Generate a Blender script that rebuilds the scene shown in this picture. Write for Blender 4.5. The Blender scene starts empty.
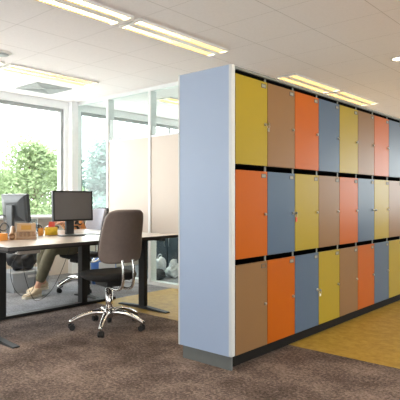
import bpy, bmesh, math, random
from mathutils import Vector, Matrix, Euler
R = math.radians
rnd = random.Random(7)
scn = bpy.context.scene
COL = scn.collection
H = 2.66                      # ceiling height
XW = -6.81                    # window wall
YP = 4.73                     # glazed partition

# ------------------------------------------------------------------ materials
def _nt(name):
    m = bpy.data.materials.new(name); m.use_nodes = True
    nt = m.node_tree; b = nt.nodes['Principled BSDF']
    return m, nt, b
def ramp(nt, src, stops):
    r = nt.nodes.new('ShaderNodeValToRGB')
    el = r.color_ramp.elements
    while len(el) < len(stops): el.new(0.5)
    for e, (p, c) in zip(el, stops):
        e.position = p; e.color = (*c, 1)
    nt.links.new(src, r.inputs[0]); return r
def noise(nt, scale, detail=3, rough=.55, coord='Object', stretch=None):
    tc = nt.nodes.new('ShaderNodeTexCoord')
    n = nt.nodes.new('ShaderNodeTexNoise')
    n.inputs['Scale'].default_value = scale; n.inputs['Detail'].default_value = detail
    n.inputs['Roughness'].default_value = rough
    if stretch:
        mp = nt.nodes.new('ShaderNodeMapping'); mp.inputs['Scale'].default_value = stretch
        nt.links.new(tc.outputs[coord], mp.inputs[0]); nt.links.new(mp.outputs[0], n.inputs['Vector'])
    else: nt.links.new(tc.outputs[coord], n.inputs['Vector'])
    return n
def pm(name, col, rough=.5, metal=0., var=.06, scale=14, bump=0., spec=None, coat=0., stretch=None):
    m, nt, b = _nt(name)
    n = noise(nt, scale, stretch=stretch)
    lo = tuple(max(0, c*(1-var)) for c in col); hi = tuple(min(1, c*(1+var)) for c in col)
    r = ramp(nt, n.outputs['Fac'], [(.3, lo), (.7, hi)])
    nt.links.new(r.outputs[0], b.inputs['Base Color'])
    b.inputs['Roughness'].default_value = rough; b.inputs['Metallic'].default_value = metal
    if spec is not None: b.inputs['Specular IOR Level'].default_value = spec
    if coat: b.inputs['Coat Weight'].default_value = coat
    if bump:
        bp = nt.nodes.new('ShaderNodeBump'); bp.inputs['Strength'].default_value = bump
        bp.inputs['Distance'].default_value = .01
        nt.links.new(n.outputs['Fac'], bp.inputs['Height']); nt.links.new(bp.outputs[0], b.inputs['Normal'])
    return m
def em(name, col, strength):
    m, nt, b = _nt(name)
    b.inputs['Base Color'].default_value = (*col, 1)
    b.inputs['Emission Color'].default_value = (*col, 1); b.inputs['Emission Strength'].default_value = strength
    return m
def glass(name, tint=(1, 1, 1), refl=1.0):
    m = bpy.data.materials.new(name); m.use_nodes = True
    nt = m.node_tree; nt.nodes.clear()
    o = nt.nodes.new('ShaderNodeOutputMaterial'); mx = nt.nodes.new('ShaderNodeMixShader')
    t = nt.nodes.new('ShaderNodeBsdfTransparent'); g = nt.nodes.new('ShaderNodeBsdfGlossy')
    t.inputs[0].default_value = (*tint, 1); g.inputs['Roughness'].default_value = .02
    f = nt.nodes.new('ShaderNodeFresnel'); f.inputs[0].default_value = 1.45
    mu = nt.nodes.new('ShaderNodeMath'); mu.operation = 'MULTIPLY'; mu.inputs[1].default_value = refl
    ge = nt.nodes.new('ShaderNodeNewGeometry')       # the far face of the pane only transmits
    iv = nt.nodes.new('ShaderNodeMath'); iv.operation = 'SUBTRACT'; iv.inputs[0].default_value = 1
    m2 = nt.nodes.new('ShaderNodeMath'); m2.operation = 'MULTIPLY'
    nt.links.new(ge.outputs['Backfacing'], iv.inputs[1])
    nt.links.new(f.outputs[0], mu.inputs[0]); nt.links.new(mu.outputs[0], m2.inputs[0])
    nt.links.new(iv.outputs[0], m2.inputs[1]); nt.links.new(m2.outputs[0], mx.inputs[0])
    nt.links.new(t.outputs[0], mx.inputs[1]); nt.links.new(g.outputs[0], mx.inputs[2])
    nt.links.new(mx.outputs[0], o.inputs[0]); return m

def carpet(name, dark, mid, light):
    m, nt, b = _nt(name)
    n1 = noise(nt, 2.2, 6, .7); n2 = noise(nt, 52, 5, .8)
    mx = nt.nodes.new('ShaderNodeMath'); mx.operation = 'MULTIPLY_ADD'
    mx.inputs[1].default_value = .42
    ad = nt.nodes.new('ShaderNodeMath'); ad.operation = 'MULTIPLY'; ad.inputs[1].default_value = .58
    nt.links.new(n2.outputs['Fac'], ad.inputs[0]); nt.links.new(n1.outputs['Fac'], mx.inputs[0]); nt.links.new(ad.outputs[0], mx.inputs[2])
    r = ramp(nt, mx.outputs[0], [(.41, dark), (.5, mid), (.60, light)])
    nt.links.new(r.outputs[0], b.inputs['Base Color']); b.inputs['Roughness'].default_value = .95
    b.inputs['Specular IOR Level'].default_value = .15
    n3 = noise(nt, 160, 2)
    bp = nt.nodes.new('ShaderNodeBump'); bp.inputs['Strength'].default_value = .7; bp.inputs['Distance'].default_value = .006
    nt.links.new(n3.outputs['Fac'], bp.inputs['Height']); nt.links.new(bp.outputs[0], b.inputs['Normal'])
    return m
def marmoleum(name):
    m, nt, b = _nt(name)
    n1 = noise(nt, 13, 8, .75); n2 = noise(nt, 1.6, 2)
    mx = nt.nodes.new('ShaderNodeMix'); mx.data_type = 'RGBA'; mx.blend_type = 'MULTIPLY'; mx.inputs[0].default_value = .35
    r = ramp(nt, n1.outputs['Fac'], [(.32, (.29, .165, .024)), (.5, (.41, .26, .042)), (.68, (.50, .34, .075))])
    r2 = ramp(nt, n2.outputs['Fac'], [(.3, (.75, .75, .72)), (.7, (1, 1, 1))])
    nt.links.new(r.outputs[0], mx.inputs[6]); nt.links.new(r2.outputs[0], mx.inputs[7])
    nt.links.new(mx.outputs[2], b.inputs['Base Color']); b.inputs['Roughness'].default_value = .5
    b.inputs['Specular IOR Level'].default_value = .2
    return m
def ceiling_mat():
    m, nt, b = _nt('ceiling tiles')
    tc = nt.nodes.new('ShaderNodeTexCoord'); sp = nt.nodes.new('ShaderNodeSeparateXYZ')
    nt.links.new(tc.outputs['Object'], sp.inputs[0])
    def line(out, off, step, w):
        a = nt.nodes.new('ShaderNodeMath'); a.operation = 'SUBTRACT'; a.inputs[1].default_value = off; nt.links.new(out, a.inputs[0])
        p = nt.nodes.new('ShaderNodeMath'); p.operation = 'PINGPONG'; p.inputs[1].default_value = step/2; nt.links.new(a.outputs[0], p.inputs[0])
        l = nt.nodes.new('ShaderNodeMath'); l.operation = 'LESS_THAN'; l.inputs[1].default_value = w; nt.links.new(p.outputs[0], l.inputs[0])
        return l
    lx = line(sp.outputs[0], -1.63, .62, .0028); ly = line(sp.outputs[1], 2.27, .6, .0018)
    mx = nt.nodes.new('ShaderNodeMath'); mx.operation = 'MAXIMUM'
    nt.links.new(lx.outputs[0], mx.inputs[0]); nt.links.new(ly.outputs[0], mx.inputs[1])
    n = noise(nt, 60, 3)
    r = ramp(nt, n.outputs['Fac'], [(.3, (.88, .835, .835)), (.7, (.92, .875, .875))])
    mi = nt.nodes.new('ShaderNodeMix'); mi.data_type = 'RGBA'
    nt.links.new(mx.outputs[0], mi.inputs[0]); nt.links.new(r.outputs[0], mi.inputs[6]); mi.inputs[7].default_value = (.60, .56, .54, 1)
    nt.links.new(mi.outputs[2], b.inputs['Base Color']); b.inputs['Roughness'].default_value = .9
    b.inputs['Specular IOR Level'].default_value = .1
    return m
def pattern_cloth():
    m, nt, b = _nt('orange and black patterned cloth')
    tc = nt.nodes.new('ShaderNodeTexCoord'); w = nt.nodes.new('ShaderNodeTexWave')
    w.inputs['Scale'].default_value = 7; w.inputs['Distortion'].default_value = 9; w.inputs['Detail'].default_value = 2
    nt.links.new(tc.outputs['Object'], w.inputs['Vector'])
    r = ramp(nt, w.outputs['Fac'], [(.22, (.03, .028, .025)), (.36, (.55, .45, .36)), (.55, (.75, .26, .07)), (.8, (.85, .34, .1))])
    nt.links.new(r.outputs[0], b.inputs['Base Color']); b.inputs['Roughness'].default_value = .85
    return m

M = {}
M['ceil'] = ceiling_mat()
M['brown_carpet'] = carpet('brown carpet', (.05, .036, .031), (.14, .103, .088), (.32, .245, .21))
M['grey_carpet'] = carpet('grey carpet', (.14, .14, .15), (.22, .22, .235), (.32, .32, .34))
M['vinyl'] = marmoleum('yellow marbled lino')
M['white'] = pm('white paint', (.85, .85, .85), .6, var=.02)
M['beige_wall'] = pm('beige paint', (.66, .58, .50), .7, var=.03)
M['cream'] = pm('cream panel', (.60, .52, .455), .55, var=.02, scale=3)
M['frame'] = pm('painted aluminium frame', (.72, .73, .73), .35, var=.02)
M['holder'] = pm('dark card holder', (.07, .07, .065), .5, var=.05)
M['greyframe'] = pm('grey aluminium', (.36, .37, .37), .4, metal=.3, var=.03)
M['glass'] = glass('window glass', (.97, .99, .98), .8)
M['glass2'] = glass('partition glass', (.90, .955, .95), 1.0)
M['panel_blue'] = pm('pale blue laminate', (.315, .40, .56), .45, var=.015, scale=3)
M['edge'] = pm('white edge profile', (.56, .58, .58), .4, var=.02)
M['kick'] = pm('grey plinth', (.12, .128, .124), .5, var=.05)
M['darkkick'] = pm('black brown plinth board', (.014, .012, .010), .7, var=.1, spec=.1)
M['carcass'] = pm('grey carcass board', (.17, .178, .16), .5, var=.03)
M['shade_black'] = pm('locker inside shade black', (.004, .004, .004), .9, var=.1, spec=.05)  # shade inside the lockers put into the colour, so slots read black
dr = .34
M['yellow'] = pm('ochre yellow laminate', (.325, .235, .022), dr, var=.03, scale=2.5, spec=.13)
M['orange'] = pm('orange laminate', (.40, .088, .006), dr, var=.03, scale=2.5, spec=.13)
M['tan'] = pm('tan brown laminate', (.215, .117, .052), dr, var=.03, scale=2.5, spec=.13)
M['blue'] = pm('slate blue laminate', (.078, .118, .178), dr, var=.03, scale=2.5, spec=.13)
M['steel'] = pm('brushed steel', (.55, .54, .52), .3, metal=1, var=.05)
M['chrome'] = pm('polished chrome', (.82, .81, .80), .12, metal=1, var=.02)
M['darkmetal'] = pm('black powder coat', (.014, .013, .013), .5, var=.1, spec=.3)
M['card'] = pm('pale card', (.27, .26, .22), .7, var=.05)
M['ink'] = pm('dark print', (.06, .06, .06), .7, var=.1)
M['black'] = pm('black plastic', (.014, .014, .015), .4, var=.1)
M['screen'] = pm('switched off screen', (.12, .116, .118), .35, var=.03, spec=.6)
M['monitor_grey'] = pm('dark grey plastic', (.045, .05, .055), .3, var=.08)
M['desktop'] = pm('pale glossy tabletop', (.52, .475, .45), .22, var=.04, scale=5, stretch=(6, 1, 1), spec=.6)
M['deskedge'] = pm('dark brown table edge', (.035, .025, .022), .4, var=.1)
M['chairshell'] = pm('brown grey chair upholstery', (.19, .145, .125), .5, var=.06, scale=30)
M['chairdark'] = pm('black chair upholstery', (.014, .013, .013), .8, var=.1, scale=40, bump=.2)
M['chairblue'] = pm('blue grey chair upholstery', (.30, .31, .37), .8, var=.05, scale=60, bump=.1)
M['skin'] = pm('skin', (.56, .30, .20), .5, var=.05)
M['hair'] = pm('dark brown hair', (.03, .018, .012), .5, var=.25, scale=80, stretch=(1, 1, .1))
M['trouser'] = pm('olive trousers', (.11, .098, .062), .9, var=.18, scale=12, bump=.25)
M['patterned'] = pattern_cloth()
M['shoe'] = pm('cream shoe canvas', (.60, .48, .33), .75, var=.08, scale=40)
M['sole'] = pm('pale rubber sole', (.70, .65, .54), .7, var=.05)
M['eye'] = pm('eye white', (.8, .78, .75), .25, var=.02)
M['phone'] = pm('phone plastic with warm reflection', (.22, .12, .06), .35, var=.1)  # warm orange reflection put into the plastic's colour
M['phonelight'] = pm('pale phone plastic with warm reflection', (.45, .30, .18), .4, var=.04)  # paler parts, the same reflected warmth in their colour
M['amber'] = pm('amber phone display', (.45, .25, .06), .25, var=.05)
M['orangebox'] = pm('orange cardboard', (.72, .30, .06), .6, var=.05)
M['yellowbag'] = pm('yellow foil packet', (.80, .50, .03), .35, var=.12, scale=25, bump=.4)
M['redbag'] = pm('red foil packet', (.62, .06, .035), .35, var=.15, scale=25, bump=.4)
M['crate'] = pm('grey plastic crate', (.38, .40, .43), .45, var=.05)
M['paper'] = pm('white paper', (.78, .78, .78), .7, var=.02)
M['navy'] = pm('dark slate cabinet', (.03, .045, .06), .4, var=.15, scale=5)
M['bagcloth'] = pm('black nylon', (.018, .019, .023), .7, var=.3, scale=18, bump=.5)
M['bluebag'] = pm('blue bag film', (.05, .14, .42), .4, var=.15, scale=10)
M['whitebag'] = pm('white plastic bag', (.62, .63, .64), .5, var=.12, scale=9, bump=.5)
M['vent'] = pm('grey vent metal', (.36, .38, .38), .5, var=.04)
M['lampbody'] = pm('white lamp housing', (.78, .75, .70), .4, var=.02)
M['louvre'] = pm('warm aluminium louvre', (.32, .215, .095), .6, var=.03)
M['tube'] = em('warm fluorescent light', (1.0, .80, .50), 12.0)
M['spotlight'] = em('warm spot glow', (1.0, .86, .62), 14.0)
def leaf(name, col, var):
    m = pm(name, col, .7, var=var, scale=1.3, spec=.2); nt = m.node_tree; b = nt.nodes['Principled BSDF']
    src = b.inputs['Base Color'].links[0].from_socket
    t = nt.nodes.new('ShaderNodeBsdfTranslucent'); mx = nt.nodes.new('ShaderNodeMixShader'); mx.inputs[0].default_value = .45
    nt.links.new(src, t.inputs[0]); nt.links.new(b.outputs[0], mx.inputs[1]); nt.links.new(t.outputs[0], mx.inputs[2])
    nt.links.new(mx.outputs[0], nt.nodes['Material Output'].inputs[0]); return m
M['leaf_a'] = leaf('light green leaves', (.22, .29, .15), .2)
M['leaf_b'] = leaf('bluish green leaves', (.20, .27, .24), .2)
M['bark'] = pm('grey brown bark', (.16, .12, .09), .9, var=.3, bump=.4)
M['bounce_ground'] = pm('pale light bounce ground', (.66, .66, .62), .9, var=.1, scale=1)  # out of sight; made pale to bounce daylight onto the ceiling
M['drinkglass'] = glass('drinking glass', (.85, .9, .92), 1.4)

# ------------------------------------------------------------------ mesh helpers
def B(): return bmesh.new()
def box(bm, x0, x1, y0, y1, z0, z1, mi=0, bev=0., mat=None, seg=2):
    r = bmesh.ops.create_cube(bm, size=1)
    vs = r['verts']
    S = Matrix.Diagonal((x1-x0, y1-y0, z1-z0, 1)); T = Matrix.Translation(((x0+x1)/2, (y0+y1)/2, (z0+z1)/2))
    bmesh.ops.transform(bm, matrix=T @ S, verts=vs)
    fs = set(f for v in vs for f in v.link_faces)
    for f in fs: f.material_index = mi
    if bev > 0:
        es = list(set(e for v in vs for e in v.link_edges))
        rr = bmesh.ops.bevel(bm, geom=es, offset=bev, segments=seg, affect='EDGES', profile=.5)
        vs = list(set(vs) | set(rr['verts'])); vs = [v for v in vs if v.is_valid]
        for f in rr['faces']: f.material_index = mi
    if mat is not None: bmesh.ops.transform(bm, matrix=mat, verts=[v for v in vs if v.is_valid])
    return vs
def frame_of(d):
    d = d.normalized(); a = Vector((0, 0, 1)) if abs(d.z) < .95 else Vector((1, 0, 0))
    u = d.cross(a).normalized(); v = d.cross(u).normalized(); return u, v
def loft(bm, rings, mi=0, cap=True, smooth=True):
    rv = [[bm.verts.new(p) for p in r] for r in rings]
    n = len(rv[0])
    for a, b in zip(rv[:-1], rv[1:]):
        for i in range(n):
            f = bm.faces.new((a[i], a[(i+1) % n], b[(i+1) % n], b[i])); f.material_index = mi; f.smooth = smooth
    if cap:
        for r, rev in ((rv[0], True), (rv[-1], False)):
            f = bm.faces.new(list(reversed(r)) if rev else r); f.material_index = mi
def tube(bm, pts, rad, n=10, mi=0, smooth_path=0, aspect=1.0):
    pts = [Vector(p) for p in pts]
    rads = list(rad) if hasattr(rad, '__len__') else [rad]*len(pts)
    for _ in range(smooth_path):
        q, rr = [pts[0]], [rads[0]]
        for k in range(len(pts)-1):
            q += [pts[k].lerp(pts[k+1], .25), pts[k].lerp(pts[k+1], .75)]
            rr += [rads[k]*.75+rads[k+1]*.25, rads[k]*.25+rads[k+1]*.75]
        pts, rads = q+[pts[-1]], rr+[rads[-1]]
    rings = []; u = None
    for k, p in enumerate(pts):
        d = (pts[min(k+1, len(pts)-1)]-pts[max(k-1, 0)])
        if d.length < 1e-7: d = Vector((0, 0, 1))
        d.normalize()
        if u is None: u, v = frame_of(d)
        else:
            u = (u-d*u.dot(d))
            if u.length < 1e-5: u, v = frame_of(d)
            u.normalize(); v = d.cross(u).normalized()
        rings.append([p+u*math.cos(2*math.pi*i/n)*rads[k]+v*math.sin(2*math.pi*i/n)*rads[k]*aspect for i in range(n)])
    loft(bm, rings, mi)
def cyl(bm, c, r0, r1, z0, z1, n=20, mi=0):
    tube(bm, [(c[0], c[1], z0), (c[0], c[1], z1)], [r0, r1], n, mi)
def lathe(bm, prof, n=24, mi=0, c=(0, 0, 0)):
    loft(bm, [[Vector((c[0]+r*math.cos(2*math.pi*i/n), c[1]+r*math.sin(2*math.pi*i/n), c[2]+z)) for i in range(n)] for r, z in prof], mi)
def blob(bm, c, s, n=3, jitter=0., mi=0, seed=0):
    r = bmesh.ops.create_icosphere(bm, subdivisions=n, radius=1)
    rg = random.Random(seed)
    ph = [(rg.uniform(2, 5), rg.uniform(0, 6), Vector((rg.uniform(-1, 1), rg.uniform(-1, 1), rg.uniform(-1, 1)))) for _ in range(6)]
    for v in r['verts']:
        k = 1+jitter*sum(math.sin(f*v.co.dot(d)*2+p) for f, p, d in ph)/3
        v.co = Vector((c[0]+v.co.x*s[0]*k, c[1]+v.co.y*s[1]*k, c[2]+v.co.z*s[2]*k))
    for v in r['verts']:
        for f in v.link_faces: f.smooth = True; f.material_index = mi
    return r['verts']
def obj(name, bm, mats, parent=None, smooth=False, loc=None):
    me = bpy.data.meshes.new(name)
    bmesh.ops.recalc_face_normals(bm, faces=bm.faces[:])
    bm.to_mesh(me); bm.free()
    for m in (mats if isinstance(mats, (list, tuple)) else [mats]):
        me.materials.append(M[m] if isinstance(m, str) else m)
    if smooth:
        for p in me.polygons: p.use_smooth = True
    o = bpy.data.objects.new(name, me); COL.objects.link(o)
    if parent is not None: o.parent = parent
    if loc is not None: o.location = loc
    return o
def tag(o, label, cat, group=None, kind=None):
    o['label'] = label; o['category'] = cat
    if group: o['group'] = group
    if kind: o['kind'] = kind
    return o
def thing(name, label, cat, loc=(0, 0, 0), rz=0., group=None):
    o = bpy.data.objects.new(name, None); COL.objects.link(o)
    o.location = loc; o.rotation_euler = (0, 0, rz); o.empty_display_size = .1
    return tag(o, label, cat, group)
def struct(name, bm, mats, label=None, cat=None, parent=None, smooth=False):
    o = obj(name, bm, mats, parent, smooth)
    o['kind'] = 'structure'
    if label and parent is None: o['label'] = label; o['category'] = cat
    return o
def dup(root, loc, rz=None, label=None):
    def cp(o, par):
        c = o.copy(); COL.objects.link(c)
        if par is not None: c.parent = par
        for ch in list(o.children): cp(ch, c)
        return c
    r = cp(root, None); r.location = loc
    if rz is not None: r.rotation_euler = (0, 0, rz)
    if label: r['label'] = label
    return r

# ------------------------------------------------------------------ setting
YB, YF, XR = -3.0, 12.0, 4.5
XC, YC = -4.66, 3.50        # carpet / lino joints
XI = -3.9                   # end of glazed partition
bm = B()
def quad(bm, x0, x1, y0, y1, z, mi):
    f = bm.faces.new([bm.verts.new(p) for p in ((x0, y0, z), (x1, y0, z), (x1, y1, z), (x0, y1, z))]); f.material_index = mi
box(bm, XW-.2, XC, YB, YF, -.12, 0, 1)
box(bm, XC, XR, YB, YC, -.12, 0, 0)
box(bm, XC, XR, YC, YF, -.12, 0, 2)
struct('floor', bm, ['brown_carpet', 'grey_carpet', 'vinyl'], 'floor of brown carpet, grey carpet strip and yellow marbled lino', 'floor')
bm = B(); box(bm, XW-.2, XR, YB, YF, H, H+.15)
struct('ceiling', bm, 'ceil', 'white suspended tile ceiling over the office', 'ceiling')
# window wall: parapet, lintel, columns
SILL, HEAD = .87, 2.55
bm = B()
box(bm, XW-.2, XW, YB, YF, 0, SILL, 0)
box(bm, XW-.2, XW, YB, YF, HEAD, H, 1)
for y0, y1 in ((YB, -2.6), (4.56, 4.86), (8.9, 9.2), (11.8, YF)): box(bm, XW-.2, XW+.0, y0, y1, SILL, HEAD, 1)
box(bm, XW, XW+.1, 4.62, YP+.02, 0, H, 1)
struct('wall_window', bm, ['beige_wall', 'white'], 'beige parapet and white lintel of the window wall', 'wall')
def window(name, y0, y1, muls):
    bm = B()
    xa, xb = XW-.10, XW-.04
    box(bm, xa, xb, y0, y1, SILL, SILL+.05); box(bm, xa, xb, y0, y1, HEAD-.05, HEAD)
    for y in [y0+.025, y1-.025]+muls: box(bm, xa, xb, y-.025, y+.025, SILL+.05, HEAD-.05)
    w = struct(name, bm, 'greyframe', 'tall window with slim grey frame facing bright trees' if name == 'window_1' else 'window of the room behind the glass partition', 'window')
    ys = [y0]+muls+[y1]
    for a, b in zip(ys[:-1], ys[1:]):
        bm = B(); box(bm, XW-.074, XW-.066, a+.025, b-.025, SILL+.05, HEAD-.05); struct('window_pane', bm, 'glass', parent=w)
    return w
window('window_1', -2.6, 4.56, [-.9, .9, 2.7])
window('window_2', 4.86, 8.9, [6.9])
bm = B(); box(bm, XW-.04, XW+.16, YB, 4.62, SILL-.0, SILL+.035, bev=.006)
struct('trim_sill', bm, 'white', 'white windowsill under the large window', 'windowsill')
# other walls (behind / beside / far)
def hole_wall_y(name, y0, y1, x0, x1, wx0, wx1, z0, z1, label):
    bm = B()
    if wx0 is None: box(bm, x0, x1, y0, y1, 0, H)
    else:
        box(bm, x0, wx0, y0, y1, 0, H); box(bm, wx1, x1, y0, y1, 0, H)
        box(bm, wx0, wx1, y0, y1, 0, z0); box(bm, wx0, wx1, y0, y1, z1, H)
    struct(name, bm, 'white', label, 'wall')
hole_wall_y('wall_far', YF, YF+.2, XW-.2, XR, -1.6, 2.4, .8, 2.4, 'white end wall with a broad window')
hole_wall_y('wall_back', YB-.2, YB, XW-.2, XR, -5.5, -3.5, .8, 2.5, 'white wall with an added window behind the viewer')
bm = B()
for y0, y1, z0, z1 in ((YB, YF, 0, .8), (YB, YF, 2.5, H), (YB, -2.4, .8, 2.5), (6.2, YF, .8, 2.5)): box(bm, XR, XR+.2, y0, y1, z0, z1)
struct('wall_right', bm, 'white', 'plain white side wall', 'wall')
def pane_window(name, boxes, panes, label):
    bm = B()
    for b_ in boxes: box(bm, *b_)
    w = struct(name, bm, 'frame', label, 'window')
    for p in panes:
        bm = B(); box(bm, *p); struct('window_pane', bm, 'glass', parent=w)
pane_window('window_3', [(-1.6, 2.4, YF+.07, YF+.13, .8, .85), (-1.6, 2.4, YF+.07, YF+.13, 2.35, 2.4)]+[(x-.03, x+.03, YF+.07, YF+.13, .85, 2.35) for x in (-1.57, .4, 2.37)],
            [(-1.54, 2.34, YF+.098, YF+.102, .85, 2.35)], 'broad window at the far end')
pane_window('added_window_back', [(-5.5, -3.5, YB-.13, YB-.07, .8, .85), (-5.5, -3.5, YB-.13, YB-.07, 2.45, 2.5)]+[(x-.03, x+.03, YB-.13, YB-.07, .85, 2.45) for x in (-5.47, -4.5, -3.53)],
            [(-5.44, -3.56, YB-.102, YB-.098, .85, 2.45)], 'added window behind the viewer, letting in light')  # added out of view, sized for the daylight it lets in
pane_window('added_window_side', [(XR+.07, XR+.13, -2.4, 6.2, .8, .85), (XR+.07, XR+.13, -2.4, 6.2, 2.45, 2.5)]+[(XR+.07, XR+.13, y-.03, y+.03, .85, 2.45) for y in (-2.37, .1, 2.57, 6.17)],
            [(XR+.098, XR+.102, -2.34, 6.14, .85, 2.45)], 'added unseen window in the side wall, letting in light')  # added out of view to brighten the right ceiling and doors
# inner wall that closes the room behind the partition
bm = B(); box(bm, XI, XI+.1, YP, YF, 0, H)
struct('wall_inner', bm, 'white', 'white wall running back from the glass partition', 'wall')
# glazed partition
MX = [-5.97, -5.07, -4.17]
bm = B()
box(bm, XW+.1, XI, YP, YP+.06, H-.05, H); box(bm, XW+.1, XI, YP, YP+.1, 0, .05)
for x in MX: box(bm, x-.022, x+.022, YP-.012, YP+.1, .05, H-.05)
for a, b_ in ((MX[0], MX[1]), (MX[1], MX[2]), (MX[2], XI)):
    box(bm, a+.022, b_-.022 if b_ < XI else XI, YP-.004, YP+.02, 1.985, 2.01)
    box(bm, a+.022, b_-.022 if b_ < XI else XI, YP-.004, YP+.02, .66, .69)
part = struct('wall_partition', bm, 'frame', 'glazed partition with white mullions and cream panels', 'partition wall')
for a, b_ in ((MX[0], MX[1]), (MX[1], MX[2]), (MX[2], XI)):
    x0, x1 = a+.022, (b_-.022 if b_ < XI else XI)
    bm = B(); box(bm, x0, x1, YP, YP+.025, .69, 1.985); struct('panel', bm, 'cream', parent=part)
    for z0, z1 in ((2.01, H-.05), (.05, .66)):
        bm = B(); box(bm, x0, x1, YP+.004, YP+.012, z0, z1); struct('glass_pane', bm, 'glass2', parent=part)
bm = B(); box(bm, XW+.1, MX[0]-.022, YP+.004, YP+.012, .05, H-.05); struct('glass_pane', bm, 'glass2', parent=part)

# ------------------------------------------------------------------ ceiling fittings
def luminaire(x, y0, label):
    t = thing('ceiling_light', label, 'ceiling light', (x, y0+.6, H), 0, 'long twin tube ceiling lights')
    w, L = .135, .6
    bm = B()
    for xa, xb in ((-w, -w+.012), (w-.012, w), (-.036, .036)): box(bm, xa, xb, -L, L, -.022, 0, bev=.002)
    for ya, yb in ((-L, -L+.02), (L-.02, L)): box(bm, -w, w, ya, yb, -.0215, 0)
    box(bm, -w+.01, w-.01, -L+.01, L-.01, -.004, -.0005)
    obj('housing', bm, 'lampbody', t)
    for s in (-1, 1):
        bm = B(); xa, xb = sorted((s*.037, s*(w-.013)))
        box(bm, xa+.002, xb-.002, -L+.03, L-.03, -.010, -.005); d = obj('light_tube', bm, 'tube', t)
        bm = B(); n = 40
        for k in range(n):
            y = -L+.05+k*(2*L-.1)/(n-1); box(bm, xa, xb, y-.0015, y+.0015, -.021, -.0105)
        for x in (xa+.0012, xb-.0012): box(bm, x-.0012, x+.0012, -L+.045, L-.045, -.020, -.011)
        obj('louvre', bm, 'louvre', t)
    return t
L0 = luminaire(-3.33, 2.87, 'twin tube ceiling light directly above the brown office chair, nearer the lockers')
for x, y, lb in ((-3.33, 1.60, 'twin tube ceiling light cut off by the top edge of the photo'),
                 (-5.455, 2.87, 'twin tube ceiling light nearest the large window, in front of the square vent'),
                 (-5.455, 1.60, 'twin tube ceiling light cut off by the left edge of the photo'),
                 (-3.33, 5.35, 'twin tube ceiling light above the lockers, nearer their blue end panel'),
                 (-3.33, 6.63, 'twin tube ceiling light above the lockers, further along behind the first'),
                 (-1.205, 1.60, 'added unseen twin tube ceiling light over the open floor before the lockers'),  # this row is out of view, added to light floor and doors
                 (-1.205, 2.87, 'added unseen ceiling light over the joint of carpet and lino before the lockers'),
                 (-1.205, 5.35, 'added unseen twin tube ceiling light over the yellow lino before the far lockers'),
                 (-3.33, .33, 'added twin tube ceiling light behind the viewer'),  # extra lamp out of view, added to light the room
                 (-5.455, 5.35, 'twin tube ceiling light seen through the glass of the partition')):
    dup(L0, (x, y+.6, H), None, lb)
t = thing('downlight', 'round recessed spotlight glowing in the ceiling above the far lockers', 'spotlight', (-2.03, 5.52, H))
bm = B(); lathe(bm, [(.075, 0), (.09, -.004), (.088, -.010), (.065, -.012), (.058, -.003), (.058, 0)], 28); obj('rim', bm, 'lampbody', t, True)
bm = B(); lathe(bm, [(.02, -.002), (.057, -.002), (.057, -.008), (.02, -.009)], 24); obj('bulb', bm, 'spotlight', t)
t = thing('ceiling_vent', 'square grey air vent in the ceiling near the large window', 'vent', (-6.2, 3.82, H))
bm = B(); box(bm, -.27, .27, -.27, .27, -.006, 0)
obj('backing', bm, 'vent', t)
for k in range(5):
    a = .265-.05*k
    bm = B()
    for x0, x1, y0, y1 in ((-a, a, -a, -a+.02), (-a, a, a-.02, a), (-a, -a+.02, -a+.02, a-.02), (a-.02, a, -a+.02, a-.02)): box(bm, x0, x1, y0, y1, -.010-.001*k, -.005)
    obj('blade_ring', bm, 'vent', t)
t = thing('ceiling_speaker', 'small round grey fitting in the ceiling at the left edge', 'ceiling fitting', (-5.02, 2.6, H))
bm = B(); lathe(bm, [(.10, 0), (.105, -.006), (.09, -.018), (.02, -.02)], 28); obj('rim', bm, 'lampbody', t, True)
bm = B(); lathe(bm, [(.02, -.0195), (.075, -.02), (.07, -.026), (.02, -.027)], 28); obj('grille', bm, 'vent', t, True)

# ------------------------------------------------------------------ lockers
XD, XBK = -2.10, -2.585     # door faces / backs
Y0, CW = 2.743, .384
ROWS = [(1.391, 2.000), (.742, 1.353), (.094, .703)]
ZT = 2.05
# end panel
t = thing('locker_end_panel', 'tall pale blue end panel of the locker bank with white corner strips', 'end panel', (0, 0, 0))
bm = B(); box(bm, XBK+.012, XD-.02, Y0-.046, Y0-.006, .095, ZT+.002); obj('panel', bm, 'panel_blue', t)
bm = B(); box(bm, XD-.024, XD+.004, Y0-.049, Y0-.004, .094, ZT+.006, bev=.010, seg=3); obj('corner_strip', bm, 'edge', t)
bm = B(); box(bm, XBK-.002, XBK+.012, Y0-.050, Y0-.003, .094, ZT+.006, bev=.004); obj('corner_strip', bm, 'edge', t)
NC = 9
YE = Y0+NC*CW
t = thing('plinth', 'dark plinth running under the lockers with a grey end board', 'plinth', (0, 0, 0))
bm = B(); box(bm, XBK+.03, XD-.012, Y0-.032, Y0-.016, 0, .0935); obj('end_board', bm, 'kick', t)
bm = B(); box(bm, XBK+.03, XD-.055, Y0-.0155, YE, 0, .0935); obj('kick_board', bm, 'darkkick', t)
bm = B(); box(bm, XBK, XD-.004, Y0, YE, 2.032, ZT)
tag(obj('top_board', bm, 'carcass'), 'thin grey board lying along the top of the lockers', 'top board')
SEQ = ['yellow', 'tan', 'orange', 'blue']
NAMES = {'yellow': 'ochre yellow', 'tan': 'tan', 'orange': 'orange', 'blue': 'slate blue'}
ORD = ['first', 'second', 'third', 'fourth', 'fifth', 'sixth', 'seventh', 'eighth', 'ninth']
def door_mesh(rail):
    bm = B(); box(bm, -.018, 0, .003, CW-.003, 0, .609, bev=.0015)
    me = bpy.data.meshes.new('locker_door'); bm.to_mesh(me); bm.free(); return me
DM = {}
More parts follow.
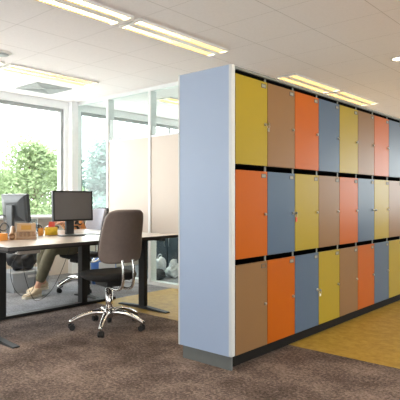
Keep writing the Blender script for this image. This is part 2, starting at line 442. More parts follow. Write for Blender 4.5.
for c in SEQ:
    me = door_mesh(0); me.materials.append(M[c]); DM[c] = me
def shared(name, bm, mats):
    me = bpy.data.meshes.new(name); bmesh.ops.recalc_face_normals(bm, faces=bm.faces[:]); bm.to_mesh(me); bm.free()
    for m in mats: me.materials.append(M[m])
    return me
def link(name, me, par, loc=(0, 0, 0)):
    o = bpy.data.objects.new(name, me); COL.objects.link(o); o.parent = par; o.location = loc; return o
# card holder: frame + card with faint unreadable strokes
bm = B()
for y0, y1, z0, z1 in ((-.030, .030, .010, .0145), (-.030, .030, -.0145, -.010), (-.030, -.0255, -.010, .010), (.0255, .030, -.010, .010)): box(bm, 0, .003, y0, y1, z0, z1)
HOLD = shared('card_holder', bm, ['holder'])
bm = B(); box(bm, 0, .0012, -.0255, .0255, -.010, .010)
CARD = shared('card', bm, ['card'])
bm = B()
tube(bm, [(0, 0, 0), (.010, 0, 0)], .011, 16); tube(bm, [(.010, 0, 0), (.014, 0, 0)], [.011, .007], 16); box(bm, .013, .0155, -.0015, .0015, -.005, .005)
LOCK = shared('lock', bm, ['steel'])
EMPTY_CARD = {(0, 2)}
for i in range(NC):
    cs = [SEQ[(i+k) % 4] for k in (0, 2, 1)]
    t = thing('locker_cabinet', f'{ORD[i]} locker column from the blue end panel, doors {cs[0]}, {cs[1]} and {cs[2]} downwards', 'locker', (XD, Y0+i*CW, 0), 0, 'three door locker columns')
    dp = XBK-XD
    for y0, y1 in ((.0, .010), (CW-.010, CW)):
        bm = B(); box(bm, dp, -.026, y0, y1, .094, 2.032, 0); box(bm, -.026, -.020, y0, y1, .094, 2.032, 1)
        obj('side_panel', bm, ['shade_black', 'carcass'], t)
    bm = B()
    box(bm, dp, dp+.01, .010, CW-.010, .094, 2.032)
    for z in (.094, .735, 1.384): box(bm, dp+.01, -.022, .010, CW-.010, z, z+.008)
    box(bm, dp+.01, -.022, .010, CW-.010, 2.024, 2.032)
    obj('shelves', bm, 'shade_black', t)
    for r, (z0, z1) in enumerate(ROWS):
        d = link('door', DM[cs[r]], t, (0, 0, z0))
        d['label'] = f'{NAMES[cs[r]]} door'
        h = link('card_holder', HOLD, d, (0, CW-.050, .609-.032))
        if (i, r) not in EMPTY_CARD: link('card', CARD, d, (0, CW-.050, .609-.032))
        link('lock', LOCK, d, (0, CW-.034, .300))
# keys left in some locks
def key(i, r, label, fob_mat, drop):
    y = Y0+i*CW+CW-.034; z = ROWS[r][0]+.300
    t = thing('locker_key', label, 'key', (XD+.0165, y, z))
    bm = B(); box(bm, 0, .012, -.001, .001, -.004, .004); lathe(bm, [(.004, -.001), (.010, -.001), (.010, .001), (.004, .001)], 16)
    for v in bm.verts[-64:]: v.co = Vector((v.co.x+.016, v.co.z, v.co.y))
    obj('key_blade', bm, 'steel', t)
    if drop:
        bm = B(); tube(bm, [(.016+.010*math.cos(a*.5236), .002*math.sin(a*.5), -.018+.014*math.sin(a*.5236)) for a in range(13)], .0012, 6); obj('key_ring', bm, 'steel', t)
        bm = B(); box(bm, .013, .018, -.011, .011, -.032-drop, -.030, bev=.002); obj('key_fob', bm, fob_mat, t)
key(0, 0, 'small key in the lock of the topmost yellow door beside the blue end panel', 'card', .022)
key(1, 1, 'key with a red fob in the middle slate blue door of the second locker column', 'redbag', .035)
key(2, 2, 'key with a white fob in the bottom slate blue door of the third locker column', 'paper', .018)
key(5, 1, 'key sticking out of the middle slate blue door of the sixth locker column', 'black', 0)

# ------------------------------------------------------------------ desks
ZD = .786
def tleg(t, x0, x1, xc, y, name='leg'):
    bm = B(); box(bm, xc-.045, xc+.045, y-.025, y+.025, .02, ZD-.06, bev=.004)
    l = obj(name, bm, 'darkmetal', t)
    bm = B()
    rings = []
    for x, hh in ((x0, .012), (xc-.05, .03), (xc+.05, .03), (x1, .012)):
        rings.append([(x, y-.03, .001), (x, y+.03, .001), (x, y+.026, hh), (x, y-.026, hh)])
    loft(bm, rings, smooth=False); obj('foot', bm, 'darkmetal', l)
    bm = B(); box(bm, x0+.06, x1-.06, y-.022, y+.022, ZD-.06, ZD-.03); obj('bracket', bm, 'darkmetal', l)
t = thing('desk', 'pale desk with dark edge that the brown office chair is pushed up to', 'desk', (0, 0, 0))
bm = B(); box(bm, -4.445, -3.652, 1.95, 3.80, ZD-.024, ZD, bev=.002); obj('tabletop', bm, 'desktop', t)
bm = B()
for a in ((-3.6525, -3.648, 1.948, 3.802), (-4.447, -4.444, 1.948, 3.802), (-4.444, -3.6525, 1.946, 1.951), (-4.444, -3.6525, 3.799, 3.804)): box(bm, *a, ZD-.028, ZD-.0015)
obj('edge_band', bm, 'deskedge', t)
bm = B(); box(bm, -4.06, -4.00, 2.04, 3.64, ZD-.07, ZD-.03); box(bm, -3.80, -3.76, 2.0, 3.70, ZD-.05, ZD-.026); obj('beam', bm, 'darkmetal', t)
tleg(t, -4.40, -3.68, -4.03, 2.03); tleg(t, -4.40, -3.66, -4.03, 3.66)
t = thing('desk', 'pale desk nearer the window, back to back with the desk in front', 'desk', (0, 0, 0))
bm = B(); box(bm, -5.25, -4.455, 1.95, 3.80, ZD-.024, ZD, bev=.002); obj('tabletop', bm, 'desktop', t)
bm = B()
for a in ((-4.4555, -4.4515, 1.948, 3.802), (-5.253, -5.2495, 1.948, 3.802)): box(bm, *a, ZD-.028, ZD-.0015)
obj('edge_band', bm, 'deskedge', t)
bm = B(); box(bm, -4.68, -4.62, 1.98, 3.78, ZD-.07, ZD-.026); obj('beam', bm, 'darkmetal', t)
for y in (2.405, 3.34):
    bm = B(); box(bm, -4.69, -4.61, y-.035, y+.035, .03, ZD-.06, bev=.004); obj('leg', bm, 'darkmetal', t)
bm = B(); box(bm, -4.70, -4.62, 1.98, 3.78, 0.0, .03, bev=.004); obj('floor_rail', bm, 'darkmetal', t)
tleg(t, -5.2, -4.75, -5.0, 3.64)
bm = B(); box(bm, -4.98, -4.84, 2.70, 2.94, .585, .592); box(bm, -4.84, -4.835, 2.70, 2.94, .585, .635)
for y in (2.73, 2.91): box(bm, -4.92, -4.90, y-.01, y+.01, .59, ZD-.02)
obj('cable_tray', bm, 'cream', t)

# ------------------------------------------------------------------ office chairs
def shell(w0, w1, h, curve, lean, nu=14, nv=14, p=5.5):
    """curved rounded-rectangle sheet, concave towards +Y, z from 0 to h"""
    bm = B(); g = []
    for j in range(nv+1):
        v = -1+2*j/nv; row = []
        for i in range(nu+1):
            u = -1+2*i/nu
            k = max(abs(u), abs(v)); q = (abs(u)**p+abs(v)**p)**(1/p)
            s = k/q if q > 1e-6 else 1
            uu, vv = u*s, v*s
            w = w0+(w1-w0)*(vv+1)/2
            row.append(bm.verts.new((w/2*uu, curve*uu*uu-lean*(vv+1)/2-.02*(1-vv*vv)*-1, h*(vv+1)/2)))
        g.append(row)
    for j in range(nv):
        for i in range(nu):
            f = bm.faces.new((g[j][i], g[j][i+1], g[j+1][i+1], g[j+1][i])); f.smooth = True
    return bm
def solid(o, th, offset=0., sub=1):
    m = o.modifiers.new('thick', 'SOLIDIFY'); m.thickness = th; m.offset = offset
    if sub:
        s = o.modifiers.new('round', 'SUBSURF'); s.levels = sub; s.render_levels = sub
def office_chair(label, loc, rz, base_rot, back_mat, front_mat, seat_mat, zs=.50, zb=.60, hb=.465):
    t = thing('office_chair', label, 'office chair', loc, rz, 'five star office chairs on casters')
    # seat
    bm = B(); rings = []
    for z, k in ((zs-.06, .86), (zs-.045, .97), (zs-.015, 1.0), (zs+.0, .97), (zs+.008, .80)):
        rings.append([Vector((.222*k*math.copysign(abs(math.cos(a))**.55, math.cos(a)), .02+.222*k*math.copysign(abs(math.sin(a))**.55, math.sin(a)), z)) for a in [2*math.pi*i/32 for i in range(32)]])
    loft(bm, rings); obj('seat', bm, seat_mat, t)
    # backrest: shell + cushion
    o = obj('backrest', shell(.43, .365, hb, .055, .115), back_mat, t, loc=(0, -.245, zb)); solid(o, .028)
    c = obj('back_cushion', shell(.415, .35, hb-.02, .053, .11), front_mat, o, loc=(0, .032, .01)); solid(c, .045)
    # two chrome supports from the back down and under the seat
    for s in (-1, 1):
        bm = B(); tube(bm, [(.035+s*.05, -.27, zb+.03), (.035+s*.05, -.285, zb-.02), (.035+s*.05, -.29, zs-.08), (.03+s*.05, -.22, zs-.135), (.01+s*.05, -.08, zs-.125), (s*.045, .02, zs-.10)], .0125, 10, smooth_path=2)
        obj('back_support', bm, 'chrome', t)
    bm = B(); box(bm, -.085, .085, -.11, .12, zs-.12, zs-.055, bev=.015); obj('tilt_mechanism', bm, 'black', t)
    bm = B(); tube(bm, [(.08, .03, zs-.09), (.2, .04, zs-.09), (.235, .045, zs-.095)], [.006, .006, .01], 8); obj('lever', bm, 'black', t)
    bm = B(); cyl(bm, (0, 0), .032, .032, .10, .36); cyl(bm, (0, 0), .022, .022, .36, zs-.115); obj('gas_column', bm, 'chrome', t)
    bm = B(); lathe(bm, [(.028, .095), (.048, .10), (.048, .155), (.034, .175)], 20); hub = obj('hub', bm, 'chrome', t, True)
    bm = B(); cyl(bm, (0, 0), .02, .024, .05, .098); obj('hub_foot', bm, 'black', hub)
    for k in range(5):
        a = base_rot+k*2*math.pi/5; d = Vector((math.cos(a), math.sin(a), 0)); r = .335
        bm = B(); tube(bm, [d*.03+Vector((0, 0, .135)), d*.13+Vector((0, 0, .150)), d*.25+Vector((0, 0, .118)), d*(r+.012)+Vector((0, 0, .070))], [.028, .026, .021, .016], 10, smooth_path=1)
        lg = obj('leg', bm, 'chrome', t)
        bm = B(); n = Vector((-d.y, d.x, 0)); c = d*(r+.0)+Vector((0, 0, .0255))
        for s in (-1, 1):
            p = c+n*.014*s-d*.012; tube(bm, [p-n*.009, p+n*.009], .0255, 16)
        tube(bm, [c+Vector((0, 0, .0)), c+Vector((0, 0, .045))], .008, 8)
        box(bm, -.028, .02, -.006, .006, -.004, .033, mat=Matrix.Translation(c) @ Matrix.Rotation(a, 4, 'Z'))
        obj('caster', bm, 'black', lg)
    return t
rzA = R(78.5)
office_chair('brown backed office chair on chrome star base, pushed up to the desk', (-3.64, 2.90, 0), rzA, R(-51)-rzA, 'chairshell', 'chairdark', 'chairdark')
rzB = R(178)
office_chair('office chair with blue grey backrest behind the desks, its sitter in patterned top', (-5.46, 3.90, 0), rzB, R(20), 'chairdark', 'chairblue', 'chairdark', zs=.47, zb=.58, hb=.46)

# ------------------------------------------------------------------ monitors
def monitor(label, loc, rz, w, h, zc, tilt, stand='block'):
    """front faces local +X"""
    t = thing('computer_monitor', label, 'monitor', loc, rz)
    T = Matrix.Translation((0, 0, zc)) @ Matrix.Rotation(R(tilt), 4, 'Y')
    bm = B()
    box(bm, -.022, .012, -w/2, w/2, -h/2, h/2, bev=.004, mat=T)
    rings = []
    for x, k in ((-.022, .96), (-.038, .88), (-.052, .6), (-.056, .45)):
        rings.append([T @ Vector((x, s*w/2*k, q*h/2*k)) for s, q in ((-1, -1), (1, -1), (1, 1), (-1, 1))])
    loft(bm, rings, smooth=False)
    cs = obj('casing', bm, 'monitor_grey', t)
    bm = B()
    b_ = .016
    for y0, y1, z0, z1 in ((-w/2+.002, w/2-.002, h/2-b_, h/2-.002), (-w/2+.002, w/2-.002, -h/2+.002, -h/2+b_+.002), (-w/2+.002, -w/2+b_, -h/2+b_, h/2-b_), (w/2-b_, w/2-.002, -h/2+b_, h/2-b_)):
        box(bm, .0115, .0155, y0, y1, z0, z1, mat=T)
    obj('bezel', bm, 'black', cs)
    bm = B(); box(bm, .0115, .013, -w/2+b_, w/2-b_, -h/2+b_+.002, h/2-b_, mat=T); obj('screen', bm, 'screen', t)
    bm = B(); box(bm, -.085, -.05, -.045, .045, .012, zc+.03, bev=.006)
    st = obj('stand_neck', bm, 'monitor_grey', t)
    bm = B()
    rings = [[Vector((-.03+.10*k*math.copysign(abs(math.cos(a))**.6, math.cos(a)), .13*k*math.copysign(abs(math.sin(a))**.6, math.sin(a)), z)) for a in [2*math.pi*i/28 for i in range(28)]] for z, k in ((0.0005, 1), (.010, 1), (.016, .92))]
    loft(bm, rings, smooth=False); obj('stand_base', bm, 'monitor_grey', t)
    return t
monitor('black monitor facing the room, standing on the desk before the window', (-4.32, 2.985, ZD), R(-6), .435, .300, .298, -3)
monitor('dark monitor seen from behind on the further desk at left', (-4.79, 2.64, ZD), R(97), .40, .285, .275, -6)

# ------------------------------------------------------------------ small things on the desks
t = thing('desk_phone', 'desk telephone tinted by warm reflection, with small raised display, at left on the desk', 'telephone', (-4.325, 2.442, ZD), R(-30))
bm = B()
rings = []
for x, z in ((-.09, .075), (.02, .045), (.10, .018)):
    rings.append([(x, -.05, .001), (x, .125, .001), (x, .125, z), (x, -.05, z)])
loft(bm, rings, smooth=False); bd = obj('phone_body', bm, 'phone', t)
bm = B()
for a in range(4):
    for b_ in range(3):
        x = -.03+.03*a; y = -.01+.034*b_; z = .063-.27*(x+.05)
        box(bm, x-.010, x+.010, y-.012, y+.012, z-.012, z+.006)
    x = -.03+.03*a; z = .063-.27*(x+.05); box(bm, x-.006, x+.006, .088, .115, z-.012, z+.005)
obj('keypad', bm, 'phone', bd)
T = Matrix.Translation((-.075, .035, .095)) @ Matrix.Rotation(R(-18), 4, 'Y')
bm = B(); box(bm, -.012, .012, -.082, .085, -.045, .045, bev=.005, mat=T); dp_ = obj('display_housing', bm, 'phonelight', t)
bm = B(); box(bm, .0115, .014, -.045, .045, -.018, .024, mat=T); obj('display', bm, 'amber', dp_)
bm = B(); tube(bm, [(-.10, -.085, .085), (-.06, -.085, .105), (.03, -.085, .078), (.10, -.085, .035)], [.026, .018, .018, .026], 12, smooth_path=1)
blob(bm, (-.095, -.085, .07), (.028, .028, .025), 2); blob(bm, (.095, -.085, .024), (.028, .028, .0235), 2)
obj('handset', bm, 'phone', t)
bm = B()
rings = []
for x, z in ((-.09, .055), (.02, .035), (.10, .008)): rings.append([(x, -.115, .001), (x, -.051, .001), (x, -.051, z), (x, -.115, z)])
loft(bm, rings, smooth=False); obj('handset_cradle', bm, 'phonelight', t)

bm = B(); box(bm, -.05, .05, -.05, .05, .0005, .062, bev=.003); box(bm, -.052, .052, -.004, .004, .02, .0635)
o = tag(obj('cardboard_box', bm, 'orangebox', loc=(-4.33, 2.225, ZD)), 'small orange cardboard box on the desk at the left edge', 'box'); o.rotation_euler.z = .3
bm = B(); lathe(bm, [(.030, .001), (.036, .17), (.033, .17), (.028, .008)], 24)
tag(obj('drinking_glass', bm, 'drinkglass', loc=(-4.56, 2.70, ZD)), 'tall clear drinking glass behind the desk telephone', 'glass')
t = thing('mug', 'black mug on the further desk right of the monitor seen from behind', 'mug', (-5.08, 3.03, ZD))
bm = B(); lathe(bm, [(.034, .001), (.040, .01), (.042, .092), (.038, .092), (.036, .012)], 24); obj('cup', bm, 'black', t, True)
bm = B(); tube(bm, [(.0, .040, .075), (0, .066, .07), (0, .07, .045), (0, .062, .025), (0, .038, .022)], .006, 8, smooth_path=2); obj('handle', bm, 'black', t)
bm = B(); blob(bm, (0, 0, .036), (.06, .085, .036), 3, .18, seed=3)
tag(obj('pouch', bm, 'black', loc=(-5.03, 3.20, ZD+.006)), 'crumpled black pouch beside the black mug', 'pouch')
def packet(name, label, mat, loc, rz, w, d, h, seed):
    t = thing(name, label, 'packet', loc, rz)
    bm = B(); rings = []; rg = random.Random(seed)
    for k in range(9):
        f = k/8; th = d*math.sin(math.pi*min(max(f, .03), .97))**.6
        rings.append([Vector((math.cos(a)*th*(1+.15*rg.uniform(-1, 1))/2, (w/2)*math.copysign(abs(math.sin(a))**.7, math.sin(a))*(1+.04*rg.uniform(-1, 1)), .002+h*f)) for a in [2*math.pi*i/18 for i in range(18)]])
    loft(bm, rings); obj('bag', bm, mat, t)
    bm = B(); 
    for z0, z1 in ((h-.004, h+.010),): box(bm, -.002, .002, -w/2*.95, w/2*.95, z0, z1)
    obj('seal', bm, mat, t)
packet('snack_packet', 'yellow foil snack packet on the desk left of the monitor base', 'yellowbag', (-4.54, 2.88, ZD), R(-20), .13, .07, .075, 2)
packet('snack_packet', 'red foil packet standing behind the yellow snack packet', 'redbag', (-4.64, 2.95, ZD), R(20), .09, .05, .125, 5)
packet('snack_packet', 'small orange packet between the telephone and the yellow packet', 'orangebox', (-4.55, 2.77, ZD), R(10), .06, .04, .07, 9)
for k, (x, y, r, lb) in enumerate(((-4.08, 3.28, .25, 'white sheet of paper on the desk in front of the blue grey chair'), (-4.22, 3.50, -.3, 'white sheet of paper on the desk just left of the brown chair back'))):
    bm = B(); box(bm, -.105, .105, -.148, .148, .0004, .0022+.001*k)
    o = tag(obj('paper_sheet', bm, 'paper', loc=(x, y, ZD)), lb, 'paper', 'loose white papers'); o.rotation_euler.z = r
bm = B(); tube(bm, [(-4.40, 3.17, ZD+.005), (-4.30, 3.24, ZD+.009), (-4.18, 3.18, ZD+.009), (-4.10, 3.34, ZD+.009), (-4.22, 3.42, ZD+.009), (-4.12, 3.55, ZD+.009), (-4.28, 3.66, ZD+.005)], .004, 6, smooth_path=3)
tag(obj('cable', bm, 'black'), 'black cable curling over the white papers on the desk', 'cable')
bm = B(); tube(bm, [(-4.74, 2.50, ZD+.20), (-4.70, 2.42, ZD+.22), (-4.66, 2.36, ZD+.13), (-4.62, 2.40, ZD+.05), (-4.58, 2.46, ZD+.10), (-4.56, 2.38, ZD+.16), (-4.54, 2.32, ZD+.06), (-4.50, 2.40, ZD+.006), (-4.42, 2.34, ZD+.006)], .005, 6, smooth_path=3)
tag(obj('cable', bm, 'black'), 'black cables looping beside the monitor seen from behind', 'cable')
bm = B()
tube(bm, [(-4.90, 2.72, .60), (-4.86, 2.60, .45), (-4.88, 2.66, .22), (-4.92, 2.80, .12), (-4.90, 2.92, .20), (-4.88, 2.90, .60)], 0.0032, 6, smooth_path=3)
tube(bm, [(-4.88, 2.74, .60), (-4.84, 2.76, .35), (-4.86, 2.86, .10), (-4.9, 2.96, .06), (-4.86, 3.10, .16), (-4.78, 3.2, .45), (-4.72, 3.25, .70)], 0.0032, 6, smooth_path=3)
tag(obj('cable', bm, 'black'), 'black cables hanging in loops under the further desk', 'cable')

# ------------------------------------------------------------------ things on the floor
t = thing('storage_crate', 'grey plastic crate on the floor behind the sitter\'s shoes', 'crate', (-6.02, 3.42, 0))
bm = B()
rings = [[(sx*.19*k, sy*.255*k, z) for sx, sy in ((-1, -1), (1, -1), (1, 1), (-1, 1))] for z, k in ((.001, .90), (.235, 1.0))]
loft(bm, rings, smooth=False); obj('body', bm, 'crate', t)
bm = B(); box(bm, -.202, .202, -.267, .267, .225, .250, bev=.004); obj('rim', bm, 'crate', t)
bm = B(); box(bm, .196, .204, -.06, .06, .175, .205, bev=.003); obj('handle', bm, 'frame', t)
def bag(name, label, loc, s, mats, seed, jit=.16, cat='bag'):
    t = thing(name, label, cat, loc)
    bm = B(); vs = blob(bm, (0, 0, s[2]), s, 4, jit, seed=seed)
    for v in bm.verts: v.co.z = max(v.co.z, .002)
    obj('bag_body', bm, mats, t)
    bm = B(); tube(bm, [(0, -s[1]*.45, s[2]*1.7), (.02, -s[1]*.3, s[2]*2.2), (.02, s[1]*.3, s[2]*2.2), (0, s[1]*.45, s[2]*1.7)], .008, 8, smooth_path=2)
    obj('strap', bm, mats, t)
bag('backpack', 'black backpack lying on top of the grey crate', (-6.02, 3.40, .25), (.15, .22, .13), 'bagcloth', 4)
bag('backpack', 'black backpack on the floor left of the grey crate under the desk', (-6.25, 2.95, 0), (.17, .16, .2), 'bagcloth', 8)
t = thing('carrier_bag', 'blue and white carrier bag on the floor between desk and brown chair', 'bag', (-5.62, 4.38, 0), R(-40))
bm = B()
rings = [[Vector((.10*k*math.copysign(abs(math.cos(a))**.5, math.cos(a)), .17*w*math.copysign(abs(math.sin(a))**.5, math.sin(a)), z)) for a in [2*math.pi*i/24 for i in range(24)]] for z, k, w in ((.001, .8, .9), (.10, 1.0, 1), (.26, .8, 1.02), (.36, .3, 1.04))]
loft(bm, rings); obj('bag_body', bm, 'bluebag', t)
bm = B(); box(bm, .074, .098, -.06, .16, .20, .30, mat=Matrix.Rotation(R(0), 4, 'Y'), bev=.01); obj('printed_patch', bm, 'paper', t)
for s in (-1, 1):
    bm = B(); tube(bm, [(s*.02, -.07, .35), (s*.03, -.06, .43), (s*.03, .06, .43), (s*.02, .07, .35)], .005, 6, smooth_path=2); obj('handle', bm, 'paper', t)
# room behind the partition
t = thing('low_cabinet', 'dark slate cabinet seen through the lower glass of the partition', 'cabinet', (-5.75, 5.98, 0))
bm = B(); box(bm, -.62, .62, -.22, .22, .06, .82, bev=.004); box(bm, -.58, .58, -.18, .2, 0, .06); obj('body', bm, 'navy', t)
for s in (-1, 1):
    bm = B(); box(bm, min(s*.01, s*.60), max(s*.01, s*.60), -.238, -.221, .08, .80, bev=.002); d = obj('door', bm, 'navy', t)
    bm = B(); tube(bm, [(s*.05, -.238, .40), (s*.05, -.262, .41), (s*.05, -.262, .55), (s*.05, -.238, .56)], .005, 8, smooth_path=1); obj('handle', bm, 'steel', d)
bag('plastic_bag', 'crumpled white plastic bag behind the lower partition glass, nearest the post', (-5.52, 5.34, 0), (.09, .10, .15), 'whitebag', 11, .3)
bag('plastic_bag', 'crumpled white plastic bag behind the lower partition glass, nearest the lockers', (-5.27, 5.40, 0), (.08, .12, .12), 'whitebag', 15, .3)
bag('holdall', 'dark bag on the floor just behind the lower partition glass', (-5.30, 5.08, 0), (.10, .14, .07), 'bagcloth', 21, .2)

# ------------------------------------------------------------------ person
def skin_bm(verts, edges, radii, root=0, sub=2):
    me = bpy.data.meshes.new('tmp'); me.from_pydata([Vector(v) for v in verts], edges, []); me.update()
    o = bpy.data.objects.new('tmp', me); COL.objects.link(o)
    md = o.modifiers.new('skin', 'SKIN'); md.use_smooth_shade = True
    for k, r in enumerate(radii):
        sv = me.skin_vertices[0].data[k]; rr = r if hasattr(r, '__len__') else (r, r); sv.radius = rr; sv.use_root = (k == root)
    s = o.modifiers.new('sub', 'SUBSURF'); s.levels = sub; s.render_levels = sub
    dg = bpy.context.evaluated_depsgraph_get(); ev = o.evaluated_get(dg)
    m2 = bpy.data.meshes.new_from_object(ev)
    bm = bmesh.new(); bm.from_mesh(m2)
    bpy.data.objects.remove(o); bpy.data.meshes.remove(me); bpy.data.meshes.remove(m2)
    for f in bm.faces: f.smooth = True
    return bm
def merge(bms):
    out = B()
    for b in bms:
        me = bpy.data.meshes.new('m'); b.to_mesh(me); b.free(); out.from_mesh(me); bpy.data.meshes.remove(me)
    return out
# local frame: sits facing +Y, pelvis near origin, z up from floor; x = own right (+)
pz = .565
ps = thing('person', 'seated person in olive trousers and orange patterned top, ankles crossed under the desk', 'person', (-5.46, 3.885, 0), R(180))
pel = (0, .0, pz); sp1 = (0, .03, .70); sp2 = (0, .10, .84); chest = (0, .155, .93); neck = (0, .20, 1.00); hd0 = (0, .235, 1.05); hd1 = (0, .245, 1.13)
def side(s, knee, ank, elb, wr):
    return dict(hip=(s*.10, .03, pz-.02), knee=knee, ank=ank, sh=(s*.17, .15, .945), elb=elb, wr=wr)
# s=+1 is local +X, which lies further from (world -X) the camera after the half turn
rt = side(1, (.10, .47, .545), (.05, .50, .115), (.19, .12, .86), (.09, .27, .87))
lf = side(-1, (-.07, .46, .555), (.00, .62, .075), (-.17, .10, .86), (-.10, .26, .87))
V = [pel, sp1, sp2, chest, neck, hd0]; E = [(0, 1), (1, 2), (2, 3), (3, 4), (4, 5)]
RD = [(.15, .11), (.135, .10), (.145, .10), (.135, .095), (.052, .055), (.05, .055)]
def add(p, v, r): V.append(v); RD.append(r); E.append((p, len(V)-1)); return len(V)-1
for s in (rt, lf):
    a = add(0, s['hip'], (.085, .085)); k = add(a, s['knee'], (.058, .058))
    mid = tuple(s['knee'][i]*.65+s['ank'][i]*.35 for i in range(3)); c = add(k, mid, (.052, .052)); an = add(c, s['ank'], (.034, .036))
    a = add(3, s['sh'], (.055, .055)); e = add(a, s['elb'], (.042, .042)); w = add(e, s['wr'], (.026, .03))
body = [skin_bm(V, E, RD)]
# head
bm = B(); vs = blob(bm, (0, 0, 0), (1, 1, 1), 4)
for v in bm.verts:
    x, y, z = v.co
    jaw = max(0, -z)
    w = .074*(1-.22*jaw); d = .092*(1-.10*jaw)
    yy = y*d+(.014*jaw if y > 0 else 0); zz = z*.112
    if y > 0: yy += .018*math.exp(-((x/.22)**2+((z+.12)/.22)**2))             # nose
    if y > 0: yy -= .008*math.exp(-(((abs(x)-.42)/.18)**2+((z-.08)/.14)**2))   # eye sockets
    if y > 0: yy += .004*math.exp(-((x/.35)**2+((z+.46)/.07)**2))-.004*math.exp(-((x/.35)**2+((z+.52)/.04)**2))
    v.co = Vector((x*w, yy, zz))
for s in (-1, 1): blob(bm, (s*.074, -.005, -.01), (.010, .022, .032), 2)
bmesh.ops.transform(bm, matrix=Matrix.Translation((0, .25, 1.118)) @ Matrix.Rotation(R(-12), 4, 'X'), verts=bm.verts)
body.append(bm)
HT = Matrix.Translation((0, .25, 1.118)) @ Matrix.Rotation(R(-12), 4, 'X')
# hands
def hand(wr, d, s):
    d = Vector(d).normalized(); up = Vector((0, 0, 1)); n = d.cross(up).normalized()*s; o = Vector(wr)
    vs = [o, o+d*.045, o+d*.085]; es = [(0, 1), (1, 2)]
    out = [skin_bm(vs, es, [(.026, .018), (.036, .016), (.036, .014)])]
    for k, ln in enumerate((.066, .075, .070, .055)):
        b0 = o+d*.070+n*(.027-.018*k); f = [b0, b0+d*ln*.45+up*.004, b0+d*ln*.78-up*.008, b0+d*ln-up*.022]
        out.append(skin_bm(f, [(0, 1), (1, 2), (2, 3)], [.0095, .009, .008, .007], sub=1))
    b0 = o+d*.02+n*.022; f = [b0, b0+d*.022+n*.024-up*.004, b0+d*.048+n*.032-up*.010]
    out.append(skin_bm(f, [(0, 1), (1, 2)], [.012, .010, .008], sub=1))
    return out
body += hand(rt['wr'], (-.25, 1, -.05), -1)
body += hand(lf['wr'], (.3, 1, -.05), 1)
obj('body', merge(body), 'skin', ps, True)
# top
V = [(0, .0, .60), sp1, sp2, chest, (0, .185, .985)]; E = [(0, 1), (1, 2), (2, 3), (3, 4)]; RD = [(.172, .135), (.158, .122), (.165, .118), (.158, .112), (.085, .075)]
for s in (rt, lf):
    a = add(3, s['sh'], (.068, .068)); e = add(a, s['elb'], (.054, .054))
    m_ = tuple(s['elb'][i]*.25+s['wr'][i]*.75 for i in range(3)); add(e, m_, (.042, .042))
obj('patterned_top', skin_bm(V, E, RD), 'patterned', ps)
# trousers
V = [(0, .0, .60), (0, .0, pz-.01)]; E = [(0, 1)]; RD = [(.162, .125), (.165, .122)]
for s in (rt, lf):
    a = add(1, s['hip'], (.102, .10)); k = add(a, s['knee'], (.086, .084))
    c = tuple(s['knee'][i]*.6+s['ank'][i]*.4 for i in range(3)); k = add(k, c, (.078, .076))
    m_ = tuple(s['knee'][i]*.16+s['ank'][i]*.84 for i in range(3)); add(k, m_, (.060, .060))
obj('trousers', skin_bm(V, E, RD, root=1), 'trouser', ps)
# hair cap
bm = B(); vs = blob(bm, (0, -.012, .016), (.084, .100, .108), 3)
bmesh.ops.delete(bm, geom=[v for v in bm.verts if (v.co.y > .035 and v.co.z < .045) or v.co.z < -.06], context='VERTS')
bmesh.ops.transform(bm, matrix=HT, verts=bm.verts); h_ = obj('hair', bm, 'hair', ps, True); solid(h_, .008, 0, 1)
for s in (-1, 1):
    bm = B(); blob(bm, (s*.030, .077, .010), (.012, .009, .008), 2); bmesh.ops.transform(bm, matrix=HT, verts=bm.verts); e_ = obj('eye', bm, 'eye', ps)
    bm = B(); blob(bm, (s*.030, .085, .010), (.004, .0025, .004), 2); bmesh.ops.transform(bm, matrix=HT, verts=bm.verts); obj('iris', bm, 'black', e_)
bm = B(); blob(bm, (0, .082, -.056), (.022, .006, .006), 2); bmesh.ops.transform(bm, matrix=HT, verts=bm.verts); obj('lips', bm, 'redbag', ps)
# shoes
def shoe(ank, yaw, pitch=0, zs=0.0):
    T = Matrix.Translation((ank[0], ank[1], zs)) @ Matrix.Rotation(yaw, 4, 'Z') @ Matrix.Rotation(pitch, 4, 'X')
    prof = [(-.075, .022, .030, .085), (-.06, .032, .022, .098), (-.02, .036, .022, .105), (.03, .038, .022, .092), (.08, .044, .022, .068), (.13, .047, .022, .055), (.165, .040, .022, .047), (.185, .022, .024, .036)]
    bm = B(); rings = []
    for y, w, z0, z1 in prof:
        zc, hh = (z0+z1)/2, (z1-z0)/2
        rings.append([T @ Vector((w*.94*math.copysign(abs(math.cos(a))**.75, math.cos(a)), y, zc+hh*math.copysign(abs(math.sin(a))**.8, math.sin(a)))) for a in [2*math.pi*i/18 for i in range(18)]])
    loft(bm, rings); up_ = obj('shoe', bm, 'shoe', ps)
    bm = B()
    out = [(w+.004, y) for y, w, _, _ in prof]; poly = [(w, y) for w, y in out]+[(-w, y) for w, y in reversed(out)]
    loft(bm, [[T @ Vector((x, y, z)) for x, y in poly] for z in (.002, .028)], smooth=False); obj('sole', bm, 'sole', up_)
    bm = B()
    for k in range(4):
        y = .02+.02*k; z = .100-.012*k-.004; tube(bm, [T @ Vector((-.022, y, z-.006)), T @ Vector((0, y+.004, z+.004)), T @ Vector((.022, y, z-.006))], .003, 6)
    obj('laces', bm, 'sole', up_)
shoe((rt['ank'][0]+.02, rt['ank'][1]+.0), R(-8), R(-8), .055)
shoe((lf['ank'][0]-.02, lf['ank'][1]+.02), R(12), 0, 0)

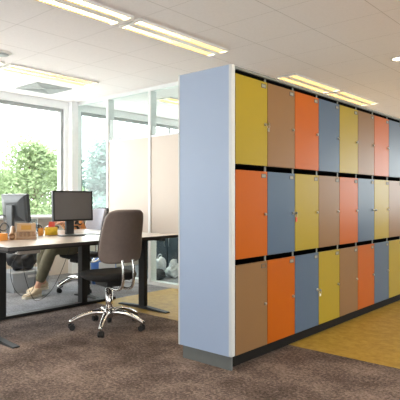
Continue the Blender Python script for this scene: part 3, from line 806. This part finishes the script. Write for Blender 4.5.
# ------------------------------------------------------------------ outside
bm = B(); box(bm, -120, XW-.25, -60, 90, -4.3, -4.0)
g = obj('ground', bm, 'bounce_ground'); g['kind'] = 'structure'; g['label'] = 'unseen ground made pale to throw daylight up at the ceiling'; g['category'] = 'ground'
def tree(label, x, y, top, rad, depth, leafmat, seed, n=5200, ls=.11):
    t = thing('tree', label, 'tree', (x, y, -4.0), 0, 'trees outside the windows')
    rg = random.Random(seed); hh = top+4.0
    bm = B(); tube(bm, [(0, 0, 0), (.1, .05, hh*.4), (0, -.05, hh*.75), (.05, 0, hh*.93)], [.16, .12, .07, .02], 10, smooth_path=1)
    cl = []
    for k in range(26):
        z = hh*.35+hh*.6*(k/25); rr = rad*math.sin(math.pi*min(.98, .22+.76*(k/25)))**.7
        a = k*2.4+rg.uniform(-.4, .4); e = Vector((math.cos(a)*rr*rg.uniform(.35, .85), math.sin(a)*rr*rg.uniform(.35, .85), z+rg.uniform(.0, .4)))
        tube(bm, [(0, 0, z-.5), e*.5+Vector((0, 0, (z-.3)*.5)), e], [.04, .025, .008], 6, smooth_path=1); cl.append((e, rad*rg.uniform(.26, .42)))
    obj('trunk', bm, 'bark', t)
    cl.append((Vector((0, 0, hh-.25)), rad*.22))
    bm = B()
    for k in range(n):
        c, r_ = cl[rg.randrange(len(cl))]
        d = Vector((rg.gauss(0, 1), rg.gauss(0, 1), rg.gauss(0, .8))); d = d.normalized()*r_*rg.random()**.45
        p = c+d; q = Euler((rg.uniform(-1, 1), rg.uniform(-1, 1), rg.uniform(0, 6.28))).to_matrix(); s = ls*rg.uniform(.6, 1.2)
        f = bm.faces.new([bm.verts.new(p+q @ Vector(v)) for v in ((-s*.45, 0, 0), (0, -s, s*.1), (s*.45, 0, 0), (0, s, s*.12))])
    obj('crown', bm, leafmat, t)
tree('light green leafy tree outside the large window, between the two monitors', -13.6, 8.1, 2.75, 1.75, 1, 'leaf_a', 1, 16000, .08)
tree('lower green tree outside the large window, behind the monitor seen from behind', -19.6, 10.3, 2.3, 1.7, 1, 'leaf_a', 2, 10000, .085)
tree('light green tree outside the large window just left of its right frame', -23.6, 14.6, 3.2, 1.8, 1, 'leaf_a', 6, 9000, .09)
tree('bluish green tree seen through the clear glass beside the corner', -16.2, 12.9, 3.3, 2.0, 1, 'leaf_b', 3, 9000, .13)
tree('bluish green tree farther back beyond the corner column', -24.0, 19.6, 4.2, 2.4, 1, 'leaf_b', 4, 8000, .15)

# ------------------------------------------------------------------ light and camera
w = bpy.data.worlds.new('overcast sky'); scn.world = w; w.use_nodes = True
bg = w.node_tree.nodes['Background']; bg.inputs[0].default_value = (.97, .985, 1.0, 1); bg.inputs[1].default_value = 5.2
def portal(loc, rot, sx, sy):
    l = bpy.data.lights.new('daylight_portal', 'AREA'); l.shape = 'RECTANGLE'; l.size = sx; l.size_y = sy; l.cycles.is_portal = True
    o = bpy.data.objects.new('daylight_portal', l); COL.objects.link(o); o.location = loc; o.rotation_euler = rot
portal((XW-.16, .98, 1.71), (0, R(-90), 0), 1.68, 7.16)
portal((XW-.16, 6.88, 1.71), (0, R(-90), 0), 1.68, 4.04)
portal((.4, YF+.18, 1.6), (R(-90), 0, 0), 4.0, 1.6)
portal((-4.5, YB-.18, 1.65), (R(90), 0, 0), 2.0, 1.7)
portal((XR+.18, 1.9, 1.65), (0, R(90), 0), 1.7, 8.6)
cam = bpy.data.cameras.new('camera'); co = bpy.data.objects.new('camera', cam); COL.objects.link(co)
co.location = (0, 0, 1.15); co.rotation_euler = (R(90), 0, R(41.4))
cam.sensor_width = 36; cam.lens = 512/400*36; cam.shift_y = -.7/400; cam.clip_start = .05; cam.clip_end = 300
scn.camera = co
scn.view_settings.view_transform = 'Standard'; scn.view_settings.look = 'None'
scn.view_settings.gamma = 1; scn.view_settings.use_curve_mapping = False
scn.view_settings.exposure = .78
scn.cycles.max_bounces = 8; scn.cycles.diffuse_bounces = 5; scn.cycles.transparent_max_bounces = 16
scn.cycles.sample_clamp_indirect = 6
